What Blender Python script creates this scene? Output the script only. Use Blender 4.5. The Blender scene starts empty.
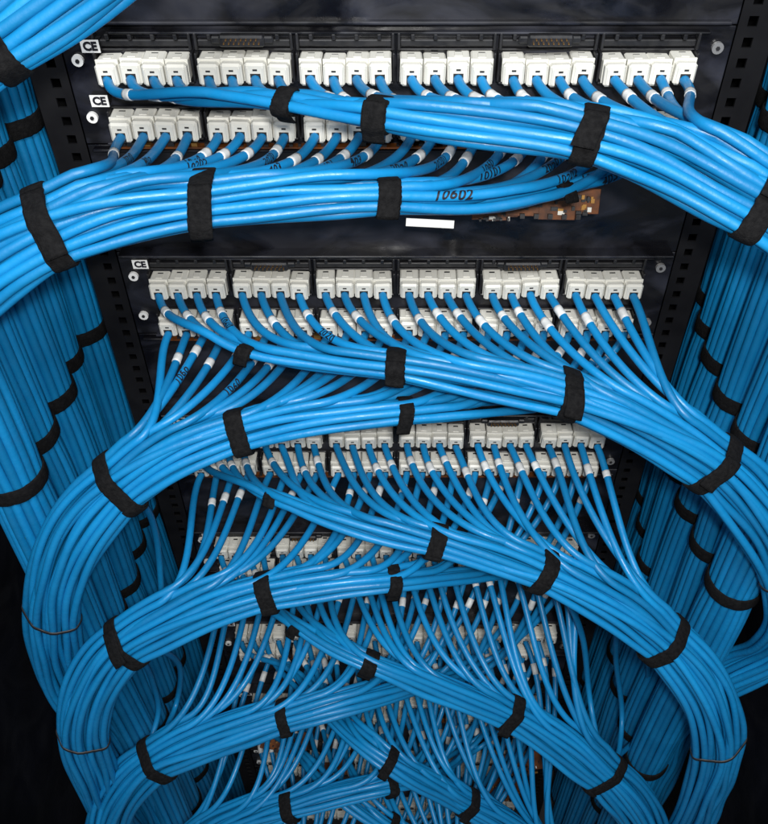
import bpy, bmesh, math, random
import numpy as np
from mathutils import Vector
random.seed(4); rng=np.random.RandomState(7)
scene=bpy.context.scene
col=scene.collection
# ---------------------------------------------------------------- scale of the place (metres)
CAMZ=1.90; DIST=0.60; TH=math.radians(44.0)
FWD=np.array([0,math.cos(TH),-math.sin(TH)]); DWN=np.array([0,-math.sin(TH),-math.cos(TH)])
CAM=np.array([0,-DIST,CAMZ])
def P(u,v,d):
    """survey point: sight line (u,v) met with the vertical plane d metres in front of the jacks"""
    r=FWD+np.array([(u-396)/850.,0,0])+DWN*((v-412)/850.)
    return CAM+r*((DIST-d)/r[1])
def Hh(h): return CAMZ-h
CD=0.0071; CR=CD/2
# ---------------------------------------------------------------- materials
def mat(name,base,rough=.5,metal=0,spec=.5,bump=None,var=None,rvar=None,rand=0,sheen=0,stretch=None):
    m=bpy.data.materials.new(name); m.use_nodes=True
    nt=m.node_tree; b=nt.nodes['Principled BSDF']
    b.inputs['Base Color'].default_value=(*base,1); b.inputs['Roughness'].default_value=rough
    b.inputs['Metallic'].default_value=metal; b.inputs['Specular IOR Level'].default_value=spec
    if sheen: b.inputs['Sheen Weight'].default_value=sheen
    tc=nt.nodes.new('ShaderNodeTexCoord'); vec=tc.outputs['Object']
    if stretch:
        mp=nt.nodes.new('ShaderNodeMapping'); mp.inputs['Scale'].default_value=stretch; mp.inputs['Rotation'].default_value=(0,.5,0)
        nt.links.new(vec,mp.inputs['Vector']); vec=mp.outputs['Vector']
    src=None
    if var:
        n=nt.nodes.new('ShaderNodeTexNoise'); n.inputs['Scale'].default_value=var[0]; n.inputs['Detail'].default_value=6
        if stretch: n.inputs['Distortion'].default_value=1.2
        nt.links.new(vec,n.inputs['Vector'])
        r=nt.nodes.new('ShaderNodeValToRGB')
        r.color_ramp.elements[0].position=.45 if stretch else .35; r.color_ramp.elements[1].position=.72
        r.color_ramp.elements[0].color=(*base,1); r.color_ramp.elements[1].color=(*var[1],1)
        nt.links.new(n.outputs['Fac'],r.inputs['Fac']); src=r.outputs['Color']
        nt.links.new(src,b.inputs['Base Color'])
    if rand:
        oi=nt.nodes.new('ShaderNodeObjectInfo'); mr=nt.nodes.new('ShaderNodeMapRange')
        mr.inputs['To Min'].default_value=1-rand; mr.inputs['To Max'].default_value=1+rand
        nt.links.new(oi.outputs['Random'],mr.inputs['Value'])
        hs=nt.nodes.new('ShaderNodeHueSaturation'); hs.inputs['Color'].default_value=(*base,1)
        if src: nt.links.new(src,hs.inputs['Color'])
        nt.links.new(mr.outputs['Result'],hs.inputs['Value']); nt.links.new(hs.outputs['Color'],b.inputs['Base Color'])
    if rvar:
        n=nt.nodes.new('ShaderNodeTexNoise'); n.inputs['Scale'].default_value=rvar[0]; n.inputs['Detail'].default_value=6
        n.inputs['Distortion'].default_value=1.5
        nt.links.new(vec,n.inputs['Vector'])
        mr=nt.nodes.new('ShaderNodeMapRange'); mr.inputs['From Min'].default_value=.35; mr.inputs['From Max'].default_value=.65
        mr.inputs['To Min'].default_value=rvar[1]; mr.inputs['To Max'].default_value=rvar[2]
        nt.links.new(n.outputs['Fac'],mr.inputs['Value']); nt.links.new(mr.outputs['Result'],b.inputs['Roughness'])
    if bump:
        n=nt.nodes.new('ShaderNodeTexNoise'); n.inputs['Scale'].default_value=bump[0]; n.inputs['Detail'].default_value=3
        nt.links.new(tc.outputs['Object'],n.inputs['Vector'])
        bp=nt.nodes.new('ShaderNodeBump'); bp.inputs['Strength'].default_value=bump[1]; bp.inputs['Distance'].default_value=bump[2]
        nt.links.new(n.outputs['Fac'],bp.inputs['Height']); nt.links.new(bp.outputs['Normal'],b.inputs['Normal'])
    return m
M_BLUE=mat('blue_cable_jacket',(.004,.155,.365),.42,spec=.36,var=(22,(.005,.19,.43)),rvar=(35,.33,.52),rand=.17,bump=(160,.4,.0009))
M_VEL=mat('black_velcro',(.0035,.0035,.004),.9,spec=.12,bump=(900,.8,.0010),var=(300,(.009,.009,.0095)))
M_ZIP=mat('black_tie',(.008,.008,.009),.5)
M_WHITE=mat('white_plastic',(.62,.61,.55),.42,var=(40,(.70,.69,.63)),rand=.06)
M_SLOT=mat('dark_slot',(.01,.01,.012),.7)
M_BLK=mat('black_steel',(.0035,.0035,.005),.3,spec=.45,rvar=(14,.14,.6),bump=(25,.25,.0012),var=(13,(.028,.030,.042)),stretch=(1.0,1.0,2.0))  # blue-grey streaks in the colour paint in reflections as well as smudges
M_RAIL=mat('black_rail_paint',(.004,.004,.005),.55,spec=.2,var=(40,(.008,.008,.009)))
M_BLKP=mat('black_plastic',(.006,.006,.007),.4,rvar=(60,.3,.6),var=(50,(.017,.017,.020)))
M_WALL=mat('cabinet_paint',(.005,.006,.009),.5,spec=.3,rvar=(9,.35,.7),var=(6,(.010,.012,.020)))
M_LAB=mat('label_paper',(.78,.78,.76),.6)
M_SLV=mat('white_sleeve',(.50,.52,.52),.5,var=(150,(.66,.67,.66)),rand=.15)
M_INK=mat('black_ink',(.003,.003,.008),.6)
M_PCB=mat('circuit_board',(.17,.050,.008),.4,var=(90,(.03,.011,.005)))
M_GOLD=mat('gold_pin',(.45,.24,.07),.4,metal=.9)
M_STEEL=mat('screw_steel',(.4,.4,.4),.35,metal=.6)
M_FLOOR=mat('floor_tile',(.03,.03,.032),.6,var=(5,(.05,.05,.052)))
# ---------------------------------------------------------------- mesh helpers
def newobj(name,verts,faces,m,parent=None,loc=(0,0,0),smooth=False,mats=None,fm=None,**props):
    me=bpy.data.meshes.new(name); me.from_pydata([tuple(v) for v in verts],[],faces); 
    for mm in (mats or [m]): me.materials.append(mm)
    if fm is not None: me.polygons.foreach_set('material_index',fm)
    if smooth: me.polygons.foreach_set('use_smooth',[True]*len(me.polygons))
    me.update()
    o=bpy.data.objects.new(name,me); o.location=loc; col.objects.link(o)
    if parent: o.parent=parent
    for k,v in props.items(): o[k]=v
    return o
def empty(name,loc,**props):
    o=bpy.data.objects.new(name,None); o.location=loc; o.empty_display_size=.02; col.objects.link(o)
    for k,v in props.items(): o[k]=v
    return o
class MB:
    def __init__(s): s.v=[];s.f=[];s.m=[]
    def box(s,x0,x1,y0,y1,z0,z1,mi=0,ch=0.0):
        """box with chamfered edges along the -y face"""
        b=len(s.v); c=ch
        if c<=0:
            s.v+=[(x0,y0,z0),(x1,y0,z0),(x1,y1,z0),(x0,y1,z0),(x0,y0,z1),(x1,y0,z1),(x1,y1,z1),(x0,y1,z1)]
            F=[(0,3,2,1),(4,5,6,7),(0,1,5,4),(1,2,6,5),(2,3,7,6),(3,0,4,7)]
        else:
            s.v+=[(x0+c,y0,z0+c),(x1-c,y0,z0+c),(x1-c,y0,z1-c),(x0+c,y0,z1-c),
                  (x0+c,y0+c,z0),(x1-c,y0+c,z0),(x1,y0+c,z0+c),(x1,y0+c,z1-c),(x1-c,y0+c,z1),(x0+c,y0+c,z1),(x0,y0+c,z1-c),(x0,y0+c,z0+c),
                  (x0+c,y1,z0),(x1-c,y1,z0),(x1,y1,z0+c),(x1,y1,z1-c),(x1-c,y1,z1),(x0+c,y1,z1),(x0,y1,z1-c),(x0,y1,z0+c)]
            F=[(0,1,2,3),(4,5,1,0),(5,6,1),(6,7,2,1),(7,8,2),(8,9,3,2),(9,10,3),(10,11,0,3),(11,4,0)]
            for i in range(8):
                j=(i+1)%8; F.append((4+i,12+i,12+j,4+j))
            F.append(tuple(12+i for i in range(8)))
        for f in F: s.f.append(tuple(b+i for i in f)); s.m.append(mi)
    def cyl(s,c,r,y0,y1,n=12,mi=0):
        b=len(s.v)
        for y in (y0,y1):
            for i in range(n):
                a=2*math.pi*i/n; s.v.append((c[0]+r*math.cos(a),y,c[1]+r*math.sin(a)))
        for i in range(n):
            j=(i+1)%n; s.f.append((b+i,b+j,b+n+j,b+n+i)); s.m.append(mi)
        s.f.append(tuple(b+i for i in range(n))[::-1]); s.m.append(mi)
    def obj(s,name,mats,**k):
        return newobj(name,s.v,s.f,None,mats=mats,fm=s.m,**k)
def frames(pts):
    T=np.gradient(pts,axis=0); T/=np.linalg.norm(T,axis=1)[:,None]+1e-12
    N=np.zeros_like(T); a=np.array([0,0,1.]) if abs(T[0][2])<.8 else np.array([0,1.,0])
    n=a-T[0]*a.dot(T[0]); n/=np.linalg.norm(n); N[0]=n
    for i in range(1,len(pts)):
        n=N[i-1]-T[i]*N[i-1].dot(T[i]); N[i]=n/np.linalg.norm(n)
    return T,N,np.cross(T,N)
def tube(pts,r,n=9):
    T,N,B=frames(pts); a=np.arange(n)*2*np.pi/n
    ring=np.cos(a)[None,:,None]*N[:,None,:]+np.sin(a)[None,:,None]*B[:,None,:]
    V=(pts[:,None,:]+ring*r).reshape(-1,3); k=len(pts); F=[]
    for i in range(k-1):
        for j in range(n):
            j2=(j+1)%n; F.append((i*n+j,i*n+j2,(i+1)*n+j2,(i+1)*n+j))
    F.append(tuple(range(n))[::-1]); F.append(tuple((k-1)*n+j for j in range(n)))
    return V,F
def spline(P_,step):
    P_=np.array(P_,float); Q=np.vstack([2*P_[0]-P_[1],P_,2*P_[-1]-P_[-2]]); out=[]
    for i in range(1,len(Q)-2):
        p0,p1,p2,p3=Q[i-1:i+3]
        t=[0]
        for a,b in ((p0,p1),(p1,p2),(p2,p3)): t.append(t[-1]+max(np.linalg.norm(b-a),1e-6)**.5)
        for s in np.linspace(t[1],t[2],24,endpoint=False):
            A1=(t[1]-s)/(t[1]-t[0])*p0+(s-t[0])/(t[1]-t[0])*p1
            A2=(t[2]-s)/(t[2]-t[1])*p1+(s-t[1])/(t[2]-t[1])*p2
            A3=(t[3]-s)/(t[3]-t[2])*p2+(s-t[2])/(t[3]-t[2])*p3
            B1=(t[2]-s)/(t[2]-t[0])*A1+(s-t[0])/(t[2]-t[0])*A2
            B2=(t[3]-s)/(t[3]-t[1])*A2+(s-t[1])/(t[3]-t[1])*A3
            out.append((t[2]-s)/(t[2]-t[1])*B1+(s-t[1])/(t[2]-t[1])*B2)
    out.append(P_[-1]); out=np.array(out)
    d=np.r_[0,np.cumsum(np.linalg.norm(np.diff(out,axis=0),axis=1))]
    s=np.linspace(0,d[-1],max(4,int(d[-1]/step)))
    return np.stack([np.interp(s,d,out[:,k]) for k in range(3)],1)
def smooth1(a,w):
    k=np.hanning(2*w+3); k/=k.sum(); p=np.pad(a,((w+1,w+1),)+((0,0),)*(a.ndim-1),'edge')
    if a.ndim==1: return np.convolve(p,k,'valid')
    return np.stack([np.convolve(p[:,i],k,'valid') for i in range(a.shape[1])],1)
def hull(pts):
    pts=sorted(map(tuple,pts))
    def cr(o,a,b): return (a[0]-o[0])*(b[1]-o[1])-(a[1]-o[1])*(b[0]-o[0])
    lo=[];up=[]
    for p in pts:
        while len(lo)>1 and cr(lo[-2],lo[-1],p)<=0: lo.pop()
        lo.append(p)
    for p in reversed(pts):
        while len(up)>1 and cr(up[-2],up[-1],p)<=0: up.pop()
        up.append(p)
    return np.array(lo[:-1]+up[:-1])
STEP=.008
class Bundle:
    def __init__(s,ctrl,sgn):
        s.sgn=sgn; s.C=smooth1(spline(ctrl,STEP),3); n=len(s.C)
        T=np.gradient(s.C,axis=0); T/=np.linalg.norm(T,axis=1)[:,None]; s.T=T
        ref=np.array([0,-.72,.69]); N=ref-T*(T@ref)[:,None]; N/=np.linalg.norm(N,axis=1)[:,None]; s.N=N
        s.L=np.cross(N,T)*sgn
        s.cables=[]   # (entry, lat array, nrm array)
        s.spread=np.ones(n)
    def near(s,p): return int(np.argmin(np.linalg.norm(s.C-p,axis=1)))
    def path(s,k):
        e,la,nr=s.cables[k]; sl=slice(e,None)
        return s.C[sl]+s.L[sl]*(la*s.spread)[sl,None]+s.N[sl]*(nr*s.spread)[sl,None]
    def set_spread(s,ties,amt=.10,pinch=.04):
        n=len(s.C); a=np.full(n,1.+amt)
        for i in ties:
            x=(np.arange(n)-i)*STEP; a=np.minimum(a,1+amt*(1-np.exp(-(x/.035)**2))-pinch*np.exp(-(x/.02)**2))
        s.spread=a
nstrap=0
def strap(b,i,w=.015,thin=False,label=None,tab=True,rad=None):
    """wrapped hook-and-loop band, follows the outline of the cables it gathers"""
    i=max(2,min(i,len(b.C)-3)); pts=[]
    r=(rad or CR)+(.0004 if thin else .0009)
    for e,la,nr in b.cables:
        if e<=i:
            cx,cy=la[i]*b.spread[i],nr[i]*b.spread[i]
            for a in np.linspace(0,2*np.pi,12,endpoint=False): pts.append((cx+r*math.cos(a),cy+r*math.sin(a)))
    if not pts: return
    h=hull(pts); hc=np.vstack([h,h[:1]]); d=np.r_[0,np.cumsum(np.linalg.norm(np.diff(hc,axis=0),axis=1))]
    K=56; s=np.linspace(0,d[-1],K,endpoint=False)
    h=np.stack([np.interp(s,d,hc[:,k]) for k in range(2)],1)
    for _ in range(2): h=(np.roll(h,1,0)+2*h+np.roll(h,-1,0))/4
    tn=np.roll(h,-1,0)-np.roll(h,1,0); nn=np.stack([tn[:,1],-tn[:,0]],1); nn/=np.linalg.norm(nn,axis=1)[:,None]
    th=.0010 if thin else .0017
    C,T,L,N=b.C[i],b.T[i],b.L[i],b.N[i]; V=[];F=[]
    skew=random.uniform(-.12,.12)
    def w3(q,t): return C+L*q[0]+N*q[1]+T*(t+skew*q[0])
    prof=[(-.5,0),(-.5,.7),(-.42,1),(0,1.12),(.42,1),(.5,.7),(.5,0)]
    edge=rng.uniform(-.0004,.0004,(K,))
    for k in range(K):
        for (a,o) in prof: V.append(w3(h[k]+nn[k]*o*th,a*w+edge[k]))
    m=len(prof)
    for k in range(K):
        k2=(k+1)%K
        for j in range(m-1): F.append((k*m+j,k*m+j+1,k2*m+j+1,k2*m+j))
    global nstrap; nstrap+=1
    if not thin and tab:  # overlapping free end
        ln=random.randint(10,18); front=int(np.argmax(h@np.array([.5*random.choice([-1,1]),1.])))
        b0=len(V); off=random.uniform(-.003,.003)
        for q in range(ln+1):
            k=(front+q)%K; lift=th*1.15+(.004*max(0,(q-ln+4)/4)**1.5); 
            for (a,o) in prof: V.append(w3(h[k]+nn[k]*(lift+o*th*.9),a*w*.96+off*q/ln))
        for q in range(ln):
            for j in range(m-1):
                F.append((b0+q*m+j,b0+q*m+j+1,b0+(q+1)*m+j+1,b0+(q+1)*m+j))
        F.append(tuple(b0+ln*m+j for j in range(m))); F.append(tuple(b0+j for j in range(m))[::-1])
    V=np.array(V)-C
    nm='cable_tie' if thin else 'velcro_strap'
    lab=label or ('thin black tie around a loop of blue cables' if thin else 'black velcro strap wrapped around a blue cable bundle')
    newobj(nm,V,F,M_ZIP if thin else M_VEL,loc=tuple(C),smooth=True,label=lab,category='tie' if thin else 'strap',
           group='thin ties on the cable loops' if thin else 'velcro straps on the cable bundles')
mass_v=[];mass_f=[];mass_n=0
def add_mass(pts,r=CR):
    global mass_n
    V,F=tube(pts,r,7); mass_v.append(V); mass_f.extend([tuple(i+mass_n for i in f) for f in F]); mass_n+=len(V)
sl_v=[];sl_f=[];sl_n=0
def mass_sleeve(pts,s0,ln):
    global sl_n
    d=np.r_[0,np.cumsum(np.linalg.norm(np.diff(pts,axis=0),axis=1))]; s=np.linspace(s0,s0+ln,4)
    q=np.stack([np.interp(s,d,pts[:,k]) for k in range(3)],1); V,F=tube(q,CR*1.12,9)
    sl_v.append(V); sl_f.extend([tuple(i+sl_n for i in f) for f in F]); sl_n+=len(V)
ncab=0
def add_cable(pts,label,r=CR):
    global ncab; ncab+=1
    V,F=tube(pts,r,10); o0=pts[0]
    return newobj('network_cable',V-o0,F,M_BLUE,loc=tuple(o0),smooth=True,label=label,category='cable',group='blue network cables in the rack')
def sleeve(o,pts,s0,ln=.011):
    d=np.r_[0,np.cumsum(np.linalg.norm(np.diff(pts,axis=0),axis=1))]; s=np.linspace(s0,s0+ln,5)
    q=np.stack([np.interp(s,d,pts[:,k]) for k in range(3)],1); V,F=tube(q,CR*1.10,12)
    newobj('label_sleeve',V-pts[0],F,M_SLV,parent=o,smooth=True)
def ink(o,pts,s0,body,size,lift=1.04,face=None,bold=.022):
    cu=bpy.data.curves.new('ink_text','FONT'); cu.body=body; cu.size=size; cu.resolution_u=3; cu.offset=size*bold; cu.shear=random.uniform(.1,.35); cu.space_character=1.1
    t=bpy.data.objects.new('ink_text',cu); me=bpy.data.meshes.new_from_object(t)
    bm=bmesh.new(); bm.from_mesh(me); bmesh.ops.triangulate(bm,faces=bm.faces[:])
    for _ in range(5):
        ed=[e for e in bm.edges if e.calc_length()>size*.12]
        if not ed: break
        bmesh.ops.subdivide_edges(bm,edges=ed,cuts=1); bmesh.ops.triangulate(bm,faces=[f for f in bm.faces if len(f.verts)>3])
    bm.verts.index_update()
    vs=np.array([v.co[:] for v in bm.verts]); fs=[tuple(v.index for v in f.verts) for f in bm.faces]
    bm.free(); bpy.data.objects.remove(t)
    if len(vs)==0: return
    ph=random.uniform(0,6); X=vs[:,0].copy(); Y0=vs[:,1].copy()
    vs[:,1]=Y0*(1+.14*np.sin(X/size*2.6+ph))+size*.08*np.sin(X/size*2.9+ph*2)
    vs[:,0]=X+size*.03*np.sin(Y0/size*4+X/size*2+ph)
    d=np.r_[0,np.cumsum(np.linalg.norm(np.diff(pts,axis=0),axis=1))]
    f=lambda s: np.array([np.interp(s,d,pts[:,k]) for k in range(3)])
    L=vs[:,0].max(); T0=f(s0+L)-f(s0); rev=T0[0]<0; V=[]; ym=(vs[:,1].max()+vs[:,1].min())/2
    for x,y,z in vs:
        s=s0+(L-x if rev else x); c=f(s); T=f(s+.002)-f(s-.002); T/=np.linalg.norm(T)
        if rev: T=-T
        F=(CAM-c) if face is None else face.copy(); F-=T*F.dot(T); F/=np.linalg.norm(F); Y=np.cross(F,T); a=(y-ym)/CR
        a=max(-1.4,min(1.4,a)); V.append(c+CR*lift*(math.cos(a)*F+math.sin(a)*Y))
    newobj('handwritten_number',np.array(V)-pts[0],fs,M_INK,parent=o)
# ---------------------------------------------------------------- patch panels
MODW=.0165; GP=.0722; PITCH=.1885; PY=.022
def portx(i): g,k=divmod(i,4); return (g-2.5)*GP+(k-1.5)*MODW
ROW1=.244; ROWGAP=.043
mod=MB()
mod.box(-.0080,.0080,.0065,.0215,-.0105,.0056,0,.0011)
mod.box(-.0076,.0076,.000,.0065,-.0112,.0046,0,.0017)
mod.box(-.0036,.0036,-.0004,.004,-.0104,-.0026,1)
mod.box(-.0016,.0016,-.0003,.004,-.0006,.0006,1)
mod.box(-.0062,-.0050,-.0006,.005,-.009,.002,0,.0003)
mod.box(.0050,.0062,-.0006,.005,-.009,.002,0,.0003)
mod.box(-.0030,.0030,.009,.016,.0053,.0063,0,.0003)
mod.box(-.0024,.0024,.0165,.0185,.0050,.0058,1)
mod.box(-.0081,.0081,.0066,.0080,-.0106,.0061,0,.0003)
mesh_mod=None
def text_mesh(name,body,size,loc,m,parent,bold=0):
    cu=bpy.data.curves.new(name,'FONT'); cu.body=body; cu.size=size; cu.resolution_u=3; cu.offset=bold; cu.extrude=.0001
    cu.align_x='CENTER'; cu.align_y='CENTER'
    t=bpy.data.objects.new(name,cu); me=bpy.data.meshes.new_from_object(t); bpy.data.objects.remove(t)
    me.materials.clear(); me.materials.append(m)
    o=bpy.data.objects.new(name,me); o.location=loc; o.rotation_euler=(math.pi/2,0,0); col.objects.link(o); o.parent=parent
def panel(n):
    global mesh_mod
    h0=ROW1+PITCH*n; zc=Hh(h0+ROWGAP/2)
    e=empty('patch_panel',(0,PY,zc),label='black 48 port patch panel with rows of white jacks',category='patch panel',group='patch panels in the rack')
    p=MB()
    H=.0444
    p.box(-.241,.241,0,.002,-H,H,0,.0006)
    p.box(-.203,.222,-.007,.0,H-.0035,H-.0018,0,.0006)
    p.box(-.222,.222,-.008,.0,-H+.002,-H+.0045,0,.0006)
    p.obj('faceplate',[M_BLK],parent=e)
    for r in (0,1):
        zr=ROWGAP/2-r*ROWGAP
        for g in range(6):
            f=MB(); gx=(g-2.5)*GP; w=.0342
            f.box(-w,w,-.0035,-.0005,.0072,.0084,0,.0006)
            f.box(-w-.0012,-w+.0006,-.0115,-.0005,-.0125,.0080,0,.0005)
            f.box(w-.0006,w+.0012,-.0115,-.0005,-.0125,.0080,0,.0005)
            f.box(-w,w,-.012,-.0005,-.0140,-.0124,0,.0006)
            if r==0:
                f.box(-w+.001,w-.001,-.0045,-.0005,.0102,.0150,0,.0008)
                f.box(-w-.0008,-w+.0012,-.0075,-.0005,.0085,.0205,0,.0005)
                f.box(w-.0012,w+.0008,-.0075,-.0005,.0085,.0205,0,.0005)
                for q in range(4): 
                    xq=-w+.010+q*(2*w-.020)/3; f.box(xq-.0014,xq+.0014,-.0068,-.0005,.0155,.0195,0,.0004)
            f.obj('jack_frame',[M_BLKP],parent=e,loc=(gx,0,zr))
            if r==0 and g in (1,4):
                c=MB(); c.box(-.016,.016,-.007,-.0005,-.0045,.0035,0,.0014); c.box(-.022,.022,-.004,-.0005,-.003,.002,0,.001)
                for q in range(8): c.box(-.0125+q*.0035,-.0117+q*.0035,-.0095,-.007,-.0015,-.0007,1)
                for q in range(7): c.box(-.0108+q*.0035,-.0100+q*.0035,-.0095,-.007,.001,.0018,1)
                c.obj('pin_header',[M_BLKP,M_GOLD],parent=e,loc=(gx,-.0075,zr+.0176))
        for i in range(24):
            if mesh_mod is None:
                o=mod.obj('jack_module',[M_WHITE,M_SLOT],parent=e); mesh_mod=o.data
            else:
                o=bpy.data.objects.new('jack_module',mesh_mod); col.objects.link(o); o.parent=e
            o.location=(portx(i)+random.uniform(-.0002,.0002),-PY+random.uniform(-.0014,.0014),zr+random.uniform(-.0006,.0006))
            o.rotation_euler=(random.uniform(-.06,.06),random.uniform(-.03,.03),random.uniform(-.04,.04))
    for sx in (-1,1):
        for z in (.021,-.022) if sx<0 else (.030,-.030):
            s=MB(); s.cyl((0,0),.0042,-.0028,0,16); s.cyl((0,0),.0016,-.0036,-.0027,6,1); s.obj('screw',[M_LAB if sx<0 else M_STEEL,M_SLOT],parent=e,loc=(sx*.2305,-.0005,z))
    for (x,z) in ([(-.2165,.0338),(-.2195,-.0060)] if n in (0,) else [(-.2195,.0385)]):
        s=MB(); s.box(-.0066,.0066,-.0006,0,-.0044,.0044); s.box(-.0062,.0062,.0002,.0085,-.0040,.0040,1)
        st=s.obj('sticker',[M_LAB,M_BLKP],parent=e,loc=(x,-.009,z))
        text_mesh('lettering','CE',.0082,(0,-.0009,0),M_INK,st,.0004)
    c=MB(); 
    c.box(-.215,.215,-.0155,-.0085,-.0408,-.0395,0)
    for q in range(46):
        x=-.21+q*.0092+random.uniform(-.002,.002); w=random.uniform(.001,.0032)
        c.box(x-w,x+w,-.0145,-.0095,-.0394,-.0394+random.uniform(.001,.004),random.choice([1,1,1,2,1]))
    c.obj('circuit_board',[M_PCB,M_BLKP,M_GOLD,M_LAB],parent=e)
    return e
for n in range(8): panel(n)
blank=[(-.06,ROW1-.0229-.001)]
for n in range(8):
    h0=ROW1+PITCH*n+ROWGAP/2+.0444+.001; h1=ROW1+PITCH*(n+1)+ROWGAP/2-.0444-.001; blank.append((h0,h1))
for qi,(a,b) in enumerate(blank):
    p=MB(); z0=-(b-a)/2; z1=-z0
    p.box(-.241,.241,0,.002,z0,z1,0,.0006)
    p.box(-.236,.236,-.013 if qi else -.005,0,z0+.001,z0+.0035,0,.0008); 
    p.box(-.236,.236,-.006,0,z1-.0035,z1-.001,0,.0008)
    p.obj('blanking_panel',[M_BLK],loc=(0,PY,Hh((a+b)/2)),label='smudged glossy black steel blanking panel with painted reflection streaks, between patch panels',category='panel',group='blanking panels')
def board(u,v,d,w,h,tilt,roll,label):
    c=MB(); 
    c.box(-w,-w*.1,0,.0016,-h*.8,h,0,.0004); c.box(-w*.3,w*.5,-.0002,.0014,-h,h*.6,0,.0004); c.box(w*.4,w,.0001,.0012,-h*.6,h,0,.0004)
    for q in range(int(w*1100)):
        x=random.uniform(-w*.9,w*.9); z=random.uniform(-h*.75,h*.6); a=random.uniform(.0006,.0030); k=random.uniform(.0005,.0018)
        c.box(x-a,x+a,-random.uniform(.001,.004),-.0004-q*.00001,z-k,z+k,random.choice([1,1,1,1,2,3]))
    for q in range(5): c.box(-w*.7+q*w*.3,-w*.6+q*w*.3,-.004,-.0005,-h*.9,-h*.6,1)
    o=c.obj('circuit_board',[M_PCB,M_BLKP,M_GOLD,M_WHITE],loc=tuple(P(u,v,d)),label=label,category='circuit board',group='amber circuit boards')
    o.rotation_euler=(tilt,roll,0)
board(553,204,.018,.036,.012,-.35,.02,'dark amber circuit board with small chips below the jacks')
board(495,213,.016,.018,.006,-.35,-.03,'dark amber circuit board with small chips below the jacks')
for (u,v,r_) in ((285,742,.3),(325,770,-.2),(520,765,-.3),(270,720,.5),(500,790,.2)):
    board(u,v,.04,.034,.018,-.7,r_,'amber brown circuit board glimpsed between the fanned cables')
s=MB(); s.box(-.020,.020,-.0008,0,-.0045,.0045)
o=s.obj('paper_label',[M_LAB],loc=tuple(P(430,223,.075)),label='small white paper label under the gathered blue bundle',category='label'); o.rotation_euler=(-.3,.06,0); o.scale=(.85,1,.62)
# ---------------------------------------------------------------- rails
def rail(sx):
    xs=[.2425,.2490,.2560,.268]
    V=[];F=[];nz=int(1.9/.0148)+22
    zz=[]
    for k in range(nz): zz+= [.02+k*.0148,.02+k*.0148+.0074]
    for y in (0,.0022):
        for z in zz:
            for x in xs: V.append((sx*x,y,z))
    n=len(zz)
    for s_ in (0,1):
        for i in range(n-1):
            for j in range(3):
                if j==1 and i%2==0: continue
                a=s_*n*4+i*4+j; F.append((a,a+1,a+5,a+4))
    for i in range(0,n-1,2):
        a=i*4+1; b=a+1; c=a+5; d=a+4; q=n*4
        for u,v in ((a,b),(b,c),(c,d),(d,a)): F.append((u,v,v+q,u+q))
    for (xa,ya,yb) in ((.268,0,.05),(.2425,.0022,.06)):
        b0=len(V)
        for x in (xa,xa+.002):
            for (y,z) in ((ya,.02),(yb,.02),(yb,zz[-1]),(ya,zz[-1])): V.append((sx*x,y,z))
        F+= [(b0,b0+1,b0+2,b0+3),(b0+4,b0+5,b0+6,b0+7),(b0,b0+3,b0+7,b0+4),(b0+1,b0+2,b0+6,b0+5)]
    newobj('rack_rail',V,F,M_RAIL,loc=(0,PY+.002,0),label='black steel rack upright with square mounting holes',category='rack rail',group='rack uprights')
rail(-1); rail(1)
WX=.57
for sx in (-1,1):
    p=MB(); p.box(-.002,.002,-.42,.5,0,2.4,0)
    p.box(-.0055,.0055,-.40,-.37,0,2.4,0,.002)
    p.obj('cabinet_side_wall',[M_WALL],loc=(sx*WX,0,0),label='dark painted steel side wall of the cabinet',category='cabinet wall',group='cabinet walls')
p=MB(); p.box(-WX+.004,WX-.004,.5,.504,0,2.4); p.obj('cabinet_back_wall',[M_WALL],label='dark painted steel back wall of the cabinet',category='cabinet wall',group='cabinet walls')
p=MB(); p.box(-1.5,1.5,-1.5,1.5,-.02,0); p.obj('floor',[M_FLOOR],kind='structure')
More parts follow.
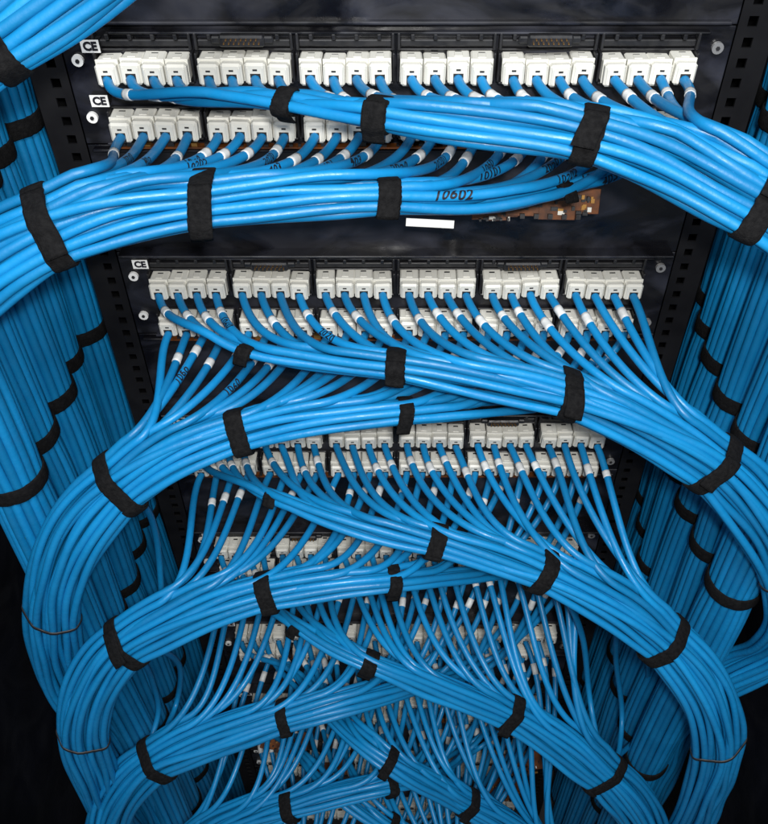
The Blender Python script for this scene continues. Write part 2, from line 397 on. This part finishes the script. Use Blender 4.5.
# ---------------------------------------------------------------- horizontal bundles
COLS=[2,3,3,4,4,3,3,2]
SLOT=[]
for c,nn_ in enumerate(COLS):
    for j in range(nn_): SLOT.append((c,(j-(nn_-1)/2)))
def wob(n,amp,lo=.10,hi=.40):
    x=np.arange(n)*STEP; r=np.zeros(n)
    for _ in range(3): r+=np.sin(2*np.pi*x/random.uniform(lo,hi)+random.uniform(0,6.28))
    return r*amp/2
SPEC=[
(0,0,1,[(125,86,.03),(200,96,.05),(285,103,.07),(382,117,.095),(490,126,.105),(590,138,.115),(690,168,.125),(760,198,.14),(840,250,.15),(900,330,.18)],(.51,.21),[(285,103,.07),(382,117,.095),(590,138,.115),(758,197,.14)],[],1),
(0,1,-1,[(610,184,.04),(560,192,.07),(470,203,.09),(385,199,.10),(290,200,.105),(197,203,.11),(120,210,.12),(55,228,.13),(-10,262,.14),(-70,320,.15),(-130,400,.18)],(-.515,.21),[(565,190,.07),(385,199,.1),(197,203,.11),(55,228,.13)],[],1),
(1,0,1,[(162,300,.035),(195,328,.06),(243,352,.08),(320,362,.09),(397,368,.10),(480,380,.105),(567,397,.11),(640,425,.12),(712,462,.13),(765,520,.14),(792,590,.14),(772,650,.12)],(.362,.10),[(243,352,.08),(397,368,.1),(567,397,.11),(712,462,.13)],[(780,570,.14)],1),
(1,1,-1,[(575,408,.04),(500,410,.08),(402,413,.10),(320,418,.105),(240,432,.11),(175,452,.12),(122,482,.13),(80,525,.14),(57,575,.145),(53,630,.14),(70,690,.13)],(-.358,.12),[(402,413,.10),(240,432,.11),(122,482,.13)],[(54,612,.14)],1),
(2,0,1,[(205,455,.035),(235,480,.07),(270,500,.09),(350,525,.12),(437,543,.13),(490,557,.135),(540,573,.14),(610,603,.15),(665,640,.16),(705,690,.18),(718,740,.19),(706,790,.19),(680,840,.18)],(.36,.17),[(270,500,.09),(437,543,.13),(540,573,.14),(665,640,.16)],[(718,742,.19)],1),
(2,1,-1,[(535,573,.05),(460,578,.10),(393,583,.13),(330,585,.135),(265,593,.14),(195,612,.15),(127,642,.16),(95,680,.17),(82,725,.18),(95,775,.18),(120,830,.17)],(-.355,.16),[(393,583,.13),(265,593,.14),(127,642,.16)],[(82,733,.18)],1),
(3,0,1,[(245,590,.05),(300,632,.11),(372,665,.15),(440,690,.155),(510,717,.16),(560,744,.17),(605,775,.18),(640,815,.19),(650,860,.2),(640,910,.2)],(.335,.2),[(300,632,.11),(372,665,.15),(510,717,.16),(605,775,.18)],[],1),
(3,1,-1,[(480,672,.06),(400,692,.12),(340,705,.15),(285,718,.16),(215,737,.17),(158,758,.18),(120,795,.19),(107,840,.2),(118,890,.2)],(-.345,.2),[(285,718,.16),(158,758,.18)],[],1),
(4,0,1,[(290,672,.05),(335,725,.12),(387,763,.17),(467,805,.18),(520,835,.19),(560,880,.2),(580,940,.2)],(.30,.21),[(387,763,.17),(467,805,.18)],[],0),
(4,1,-1,[(470,752,.06),(435,772,.12),(390,785,.16),(340,795,.17),(287,808,.18),(220,830,.19),(175,865,.2),(160,930,.2)],(-.31,.21),[(390,785,.16),(287,808,.18)],[],0),
(5,0,1,[(285,738,.06),(330,790,.14),(387,830,.18),(450,870,.19),(510,930,.2)],(.27,.22),[(387,830,.18)],[],0),
(5,1,-1,[(450,830,.08),(400,850,.15),(330,870,.18),(250,910,.2),(210,970,.2)],(-.27,.22),[(400,850,.15)],[],0),
]
codes=['10602','10601','2020','10202','10101','403','20201','1060']
for (pn,row,sgn,pts,vert,ties,thin,ind) in SPEC:
    C=[P(*q) for q in pts]; zl=C[-1][2]
    for zt in (zl-.14,zl-.35,.9,.5,.15):
        if zt<C[-1][2]-.1: C.append(np.array([vert[0],-vert[1],zt]))
    b=Bundle(C,sgn); n=len(b.C)
    zr=Hh(ROW1+PITCH*pn+row*ROWGAP)
    order=range(24) if sgn>0 else range(23,-1,-1)
    tidx=[b.near(P(*q)) for q in ties]; last=max(tidx) if ind else min(n-5,max(tidx)+25)
    ent=[]
    jit=.012 if pn<2 else .018
    for k,i in enumerate(order):
        dx=.080 if (pn,row)==(0,0) else .068
        xt=portx(i)*sgn+ (.055 if k>17 else dx)+random.uniform(-jit,jit)
        w=np.where(b.C[:last-1,0]*sgn>=xt)[0]
        e=int(w[0]) if len(w) else last-2-random.randint(0,6)
        e=max(k//2,min(e,last-2)); ent.append(e)
    for k in range(1,24): ent[k]=max(ent[k],ent[k-1]-1)
    cnt=np.zeros(n); 
    for e in ent: cnt[e:]+=1
    acc=np.cumsum([0]+COLS); ncol=np.interp(cnt,acc,np.arange(9)); ncol=smooth1(ncol,6); cen=(ncol-1)/2
    perm=list(range(24))
    for c in range(0,23,3):
        q=perm[c:c+3]; random.shuffle(q); perm[c:c+3]=q
    crossers=random.sample(range(2,20),3)
    for k in range(24):
        cc,t=SLOT[perm[k]]
        la=(cc-cen)*CD*.95+wob(n,.0013); nr=np.full(n,t*CD*.92)+wob(n,.0011)
        if k in crossers:
            x=np.arange(n)*STEP; x0=x[min(n-1,ent[k])]+random.uniform(.02,.2); st=1/(1+np.exp(-(x-x0-.05)/.035))
            tgt=random.uniform(-.3,.5)
            la=la*(1-st)+st*((tgt*8/2)*CD*np.clip(ncol/8,.2,1)+wob(n,.002)); 
            prof_=np.sqrt(np.clip(1-(la/(np.maximum(ncol,1.5)*CD*.5+CD))**2,0,1))
            nr=nr*(1-st)+st*(CD*(.6+1.5*prof_))
        b.cables.append((ent[k],la,nr))
    b.set_spread(tidx,.07,.05)
    for k,i in enumerate(order):
        e=ent[k]; bp=b.path(k); p1=bp[0]; T1=b.T[e]
        px=portx(i); p0=np.array([px,-.001,zr-.0064])
        L=np.linalg.norm(p1-p0)
        js=.12 if pn<2 else .16
        d0=np.array([sgn*.32+random.uniform(-js,js),-1.,-.36+random.uniform(-.10,.1)]); d0/=np.linalg.norm(d0)
        m0=d0*L*(random.uniform(.65,.95) if pn<2 else random.uniform(.75,1.1)); m1=T1*L*random.uniform(.9,1.15)
        ns=max(8,int(L/.006)); t=np.linspace(0,1,ns,endpoint=False)[:,None]
        her=(2*t**3-3*t**2+1)*p0+(t**3-2*t**2+t)*m0+(-2*t**3+3*t**2)*p1+(t**3-t**2)*m1
        full=np.vstack([[p0+np.array([0,.006,0])],her,bp])
        keep=[q for q in range(len(full)) if full[q][2]>.6 or q%5==0]; full=full[keep]
        if ind:
            o=add_cable(full,'bright blue network cable plugged into a white jack')
            s0=random.uniform(.019,.036) 
            if random.random()<.85: sleeve(o,full,s0,random.uniform(.006,.012))
            if (row==1 and pn==0 and k%3!=2) or (pn==1 and row==0 and k in (3,7)) or (pn==1 and row==1 and k in (18,21)):
                ink(o,full,s0+random.uniform(.016,.034),random.choice(codes),random.uniform(.0076,.0092),bold=.026)
            if (pn,row)==(0,1):
                if k==0: topo=[]
                topo.append((o,full,bp))
        else: add_mass(full); mass_sleeve(full,random.uniform(.02,.04),random.uniform(.009,.014))
    if (pn,row)==(0,1):
        i0=b.near(P(470,203,.09)); best=max([k for k in range(24) if ent[k]<i0-2],key=lambda k:b.cables[k][2][i0]*1.0-abs(b.cables[k][1][i0])*.25)
        o,full,bp=topo[best]
        j=int(np.argmin(np.linalg.norm(full-bp[i0-ent[best]],axis=1)))
        s=np.linalg.norm(np.diff(full[:j+1],axis=0),axis=1).sum()
        ink(o,full,s,'10602',.0100,lift=1.06,face=b.N[i0]*1.0+np.array([0,0,.15]),bold=.03)
    for q in tidx: strap(b,q,.015 if q!=tidx[0] else .012)
    for q in thin: strap(b,b.near(P(*q)),.004,thin=True)
# ---------------------------------------------------------------- bundle coming from the panel above
b=Bundle([P(215,-130,.11),P(138,-60,.12),P(62,0,.13),P(5,42,.14),P(-53,85,.15),P(-115,160,.18),P(-175,240,.22)]+[np.array([-.52,-.27,z]) for z in (1.35,.9,.5,.15)],-1)
n=len(b.C)
for k in range(18):
    cc,t=SLOT[k+2]; b.cables.append((0,(cc-3.2)*CD*.93+wob(n,.0013),np.full(n,t*CD*.92)+wob(n,.0011)))
ti=b.near(P(0,50,.14)); b.set_spread([ti],.07)
for k in range(18): add_cable(b.path(k),'bright blue network cable sweeping down from above')
strap(b,ti,.015)
# ---------------------------------------------------------------- vertical side bundles
hexs=[]
for q in range(-3,4):
    for r in range(-3,4):
        dd=max(abs(q),abs(r),abs(q+r))
        if dd in (2,3): 
            hx,hy=(q+r/2)*1.0,r*.866; rr=math.hypot(hx,hy)
            if dd==3: hx,hy=hx/rr*2.9,hy/rr*2.9
            hexs.append((hx,hy,dd))
VCD=.0086
TR=[(-1,d,.337+(.003 if i%2 else -.002)) for i,d in enumerate([.105,.052,-.001,-.054,-.107])]
TR+=[(1,d,x) for d,x in ((.105,.338),(.052,.339),(-.001,.336),(-.054,.338),(-.107,.344),(-.160,.358))]
for bi,(sx,d,xc) in enumerate(TR):
    TIEH=[.03,.33,.56,.866,1.13,1.40] if sx<0 else [.03,.33,.56,.72,.90,1.13,1.40]
    x0=sx*(xc+random.uniform(-.002,.002))
    zs=np.linspace(2.15,.12,10)
    C=[np.array([x0+random.uniform(-.003,.003),-d+random.uniform(-.002,.002),z]) for z in zs]
    b=Bundle(C,sx); n=len(b.C)
    rot=random.uniform(0,1.0)
    toward=np.array([ -sx*.9, .9])
    sc=[]
    for (hx,hy,dd) in hexs:
        a=math.cos(rot)*hx-math.sin(rot)*hy; c=math.sin(rot)*hx+math.cos(rot)*hy
        b.cables.append((0,a*.0079*.95+wob(n,.0005,.3,.9),c*.0079*.95+wob(n,.0005,.3,.9)))
        wx=b.L[n//2][0]*a; wy=-b.N[n//2][1]*c
        sc.append((wx*toward[0]+wy*toward[1]) if dd==3 else -9)
    th=[b.near(np.array([x0,-d,Hh(h+random.uniform(-.004,.004))])) for h in TIEH]
    b.set_spread(th,.03,.04)
    best=set(np.argsort(sc)[::-1][:8])
    for k in range(len(hexs)):
        if k in best: add_cable(b.path(k)[::2],'bright blue network cable running down the side of the rack',VCD/2)
        else: add_mass(b.path(k)[::2],VCD/2)
    for q in th: strap(b,q//2*2,.016,tab=False,rad=VCD/2+.0003)
for pts in ([(128,484,.11),(152,520,.07),(160,570,.06),(160,620,.07),(140,640,.13)],
            [(135,650,.15),(152,680,.10),(158,715,.10),(150,745,.13),(160,760,.17)],
            [(145,640,.14),(180,668,.08),(176,705,.08),(165,735,.13),(170,757,.17)],
            [(560,582,.12),(583,640,.08),(590,700,.09),(598,745,.14),(606,778,.17)],
            [(620,612,.13),(616,660,.06),(622,720,.07),(618,755,.12),(604,776,.17)],
            [(640,625,.13),(648,680,.06),(638,735,.07),(615,760,.13),(608,778,.17)]):
    add_mass(spline([P(*q) for q in pts],.008))
V=np.vstack(mass_v); newobj('blue_cable_mass',V,mass_f,M_BLUE,smooth=True,kind='stuff')
V=np.vstack(sl_v); newobj('label_sleeve_mass',V,sl_f,M_SLV,smooth=True,kind='stuff')
# ---------------------------------------------------------------- light
def area(name,loc,target,size,sy,en,colr):
    l=bpy.data.lights.new(name,'AREA'); l.shape='RECTANGLE'; l.size=size; l.size_y=sy; l.energy=en; l.color=colr
    o=bpy.data.objects.new(name,l); o.location=loc; o.rotation_euler=(Vector(target)-Vector(loc)).to_track_quat('-Z','Y').to_euler(); col.objects.link(o)
area('camera_flash',(0.03,-.66,1.98),(0,-.1,.9),.05,.04,7.2,(1,.98,.95))
area('ceiling_lamp',(-.05,-1.15,3.0),(0,-.15,1.2),.7,.5,33,(.97,.985,1))
w=bpy.data.worlds.new('World'); scene.world=w; w.use_nodes=True
bg=w.node_tree.nodes['Background']; bg.inputs[0].default_value=(.8,.9,1,1); bg.inputs[1].default_value=.22
cam=bpy.data.cameras.new('camera'); co=bpy.data.objects.new('camera',cam); col.objects.link(co)
co.location=tuple(CAM); co.rotation_euler=(math.pi/2-TH,0,0)
cam.sensor_fit='HORIZONTAL'; cam.sensor_width=36; cam.lens=850/768*36; cam.shift_x=-12/768; cam.clip_start=.01; cam.clip_end=50
scene.camera=co
scene.view_settings.view_transform='Standard'; scene.view_settings.look='None'; scene.view_settings.exposure=0
print('cables',ncab,'straps',nstrap)
